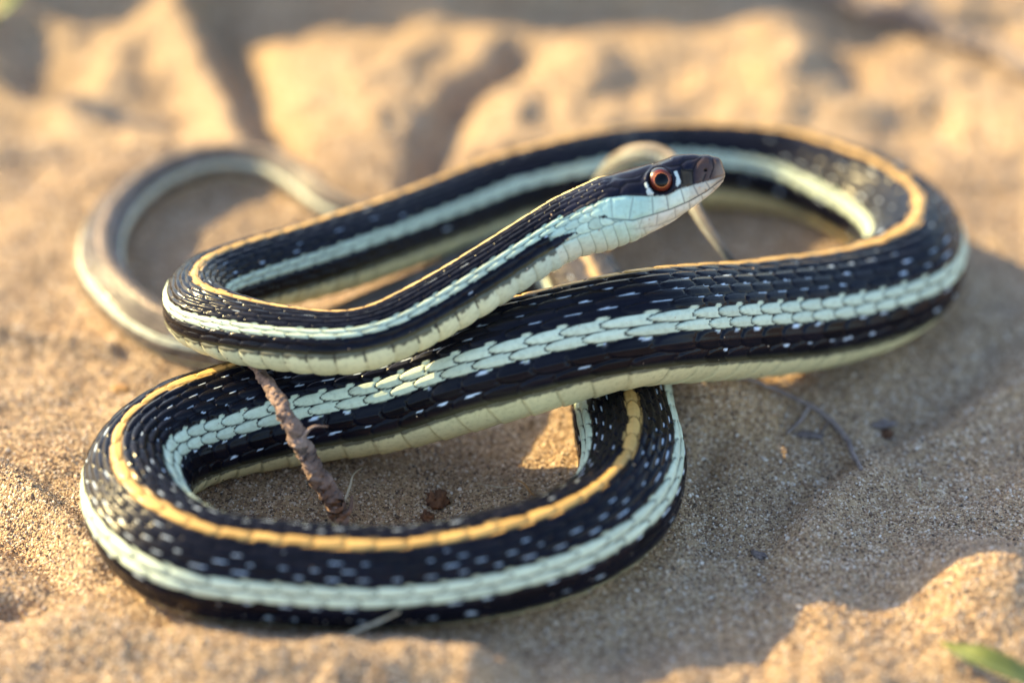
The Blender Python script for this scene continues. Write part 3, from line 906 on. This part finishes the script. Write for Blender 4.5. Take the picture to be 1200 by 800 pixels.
# some grains cling to the flanks of the snake, mostly low down
Vn = V[40:].reshape(-1, 3)
pick = rng.integers(0, len(Vn), 60000)
pv = Vn[pick]
hgt = pv[:, 2] - ground_z(pv[:, 0], pv[:, 1])
keep = (rng.random(len(pv)) < np.where(hgt < .25, .35, np.where(hgt < .6, .05, .006))) & (hgt > -.02)
stuck = pv[keep]
gr = np.concatenate([gr, np.clip(rng.lognormal(math.log(.0105), .3, len(stuck)), .006, .02)])
gv = np.vstack([gv, stuck * CM])
N = len(gv)
gm = bpy.data.meshes.new('sand_grains')
gm.vertices.add(N)
gm.vertices.foreach_set('co', gv.ravel())
for nm, dat in (('size', gr * CM), ('tone', rng.random(N)), ):
    a_ = gm.attributes.new(nm, 'FLOAT', 'POINT')
    a_.data.foreach_set('value', dat.astype(np.float32))
gro = bpy.data.objects.new('sand_grains', gm)
scene.collection.objects.link(gro)
gro['kind'] = 'stuff'
gro['label'] = 'loose quartz sand grains strewn over the sand around the snake'
gro['category'] = 'sand grains'
ng = bpy.data.node_groups.new('strew_grains', 'GeometryNodeTree')
ng.interface.new_socket('Geometry', in_out='INPUT', socket_type='NodeSocketGeometry')
ng.interface.new_socket('Geometry', in_out='OUTPUT', socket_type='NodeSocketGeometry')
gi, go = ng.nodes.new('NodeGroupInput'), ng.nodes.new('NodeGroupOutput')
ico = ng.nodes.new('GeometryNodeMeshIcoSphere')
ico.inputs['Radius'].default_value = 1.0
ico.inputs['Subdivisions'].default_value = 1
setm = ng.nodes.new('GeometryNodeSetMaterial')
setm.inputs['Material'].default_value = M_GRAIN
sh = ng.nodes.new('GeometryNodeSetShadeSmooth')
sh.inputs['Shade Smooth'].default_value = False
m2p = ng.nodes.new('GeometryNodeMeshToPoints')
iop = ng.nodes.new('GeometryNodeInstanceOnPoints')
siz = ng.nodes.new('GeometryNodeInputNamedAttribute')
siz.data_type = 'FLOAT'
siz.inputs['Name'].default_value = 'size'
rv = ng.nodes.new('FunctionNodeRandomValue')
rv.data_type = 'FLOAT_VECTOR'
rv.inputs[1].default_value = (6.28, 6.28, 6.28)
rs = ng.nodes.new('FunctionNodeRandomValue')
rs.data_type = 'FLOAT_VECTOR'
rs.inputs[0].default_value = (.65, .65, .5)
rs.inputs[1].default_value = (1.3, 1.15, 1.0)
ml = ng.nodes.new('ShaderNodeVectorMath')
ml.operation = 'SCALE'
lk = ng.links.new
lk(gi.outputs[0], m2p.inputs['Mesh'])
lk(m2p.outputs['Points'], iop.inputs['Points'])
lk(ico.outputs['Mesh'], sh.inputs['Geometry'])
lk(sh.outputs['Geometry'], setm.inputs['Geometry'])
lk(setm.outputs['Geometry'], iop.inputs['Instance'])
lk(rv.outputs[0], iop.inputs['Rotation'])
lk(rs.outputs[0], ml.inputs[0])
lk(siz.outputs[0], ml.inputs['Scale'])
lk(ml.outputs['Vector'], iop.inputs['Scale'])
lk(iop.outputs['Instances'], go.inputs[0])
md = gro.modifiers.new('strew', 'NODES')
md.node_group = ng
gm.materials.append(M_GRAIN)
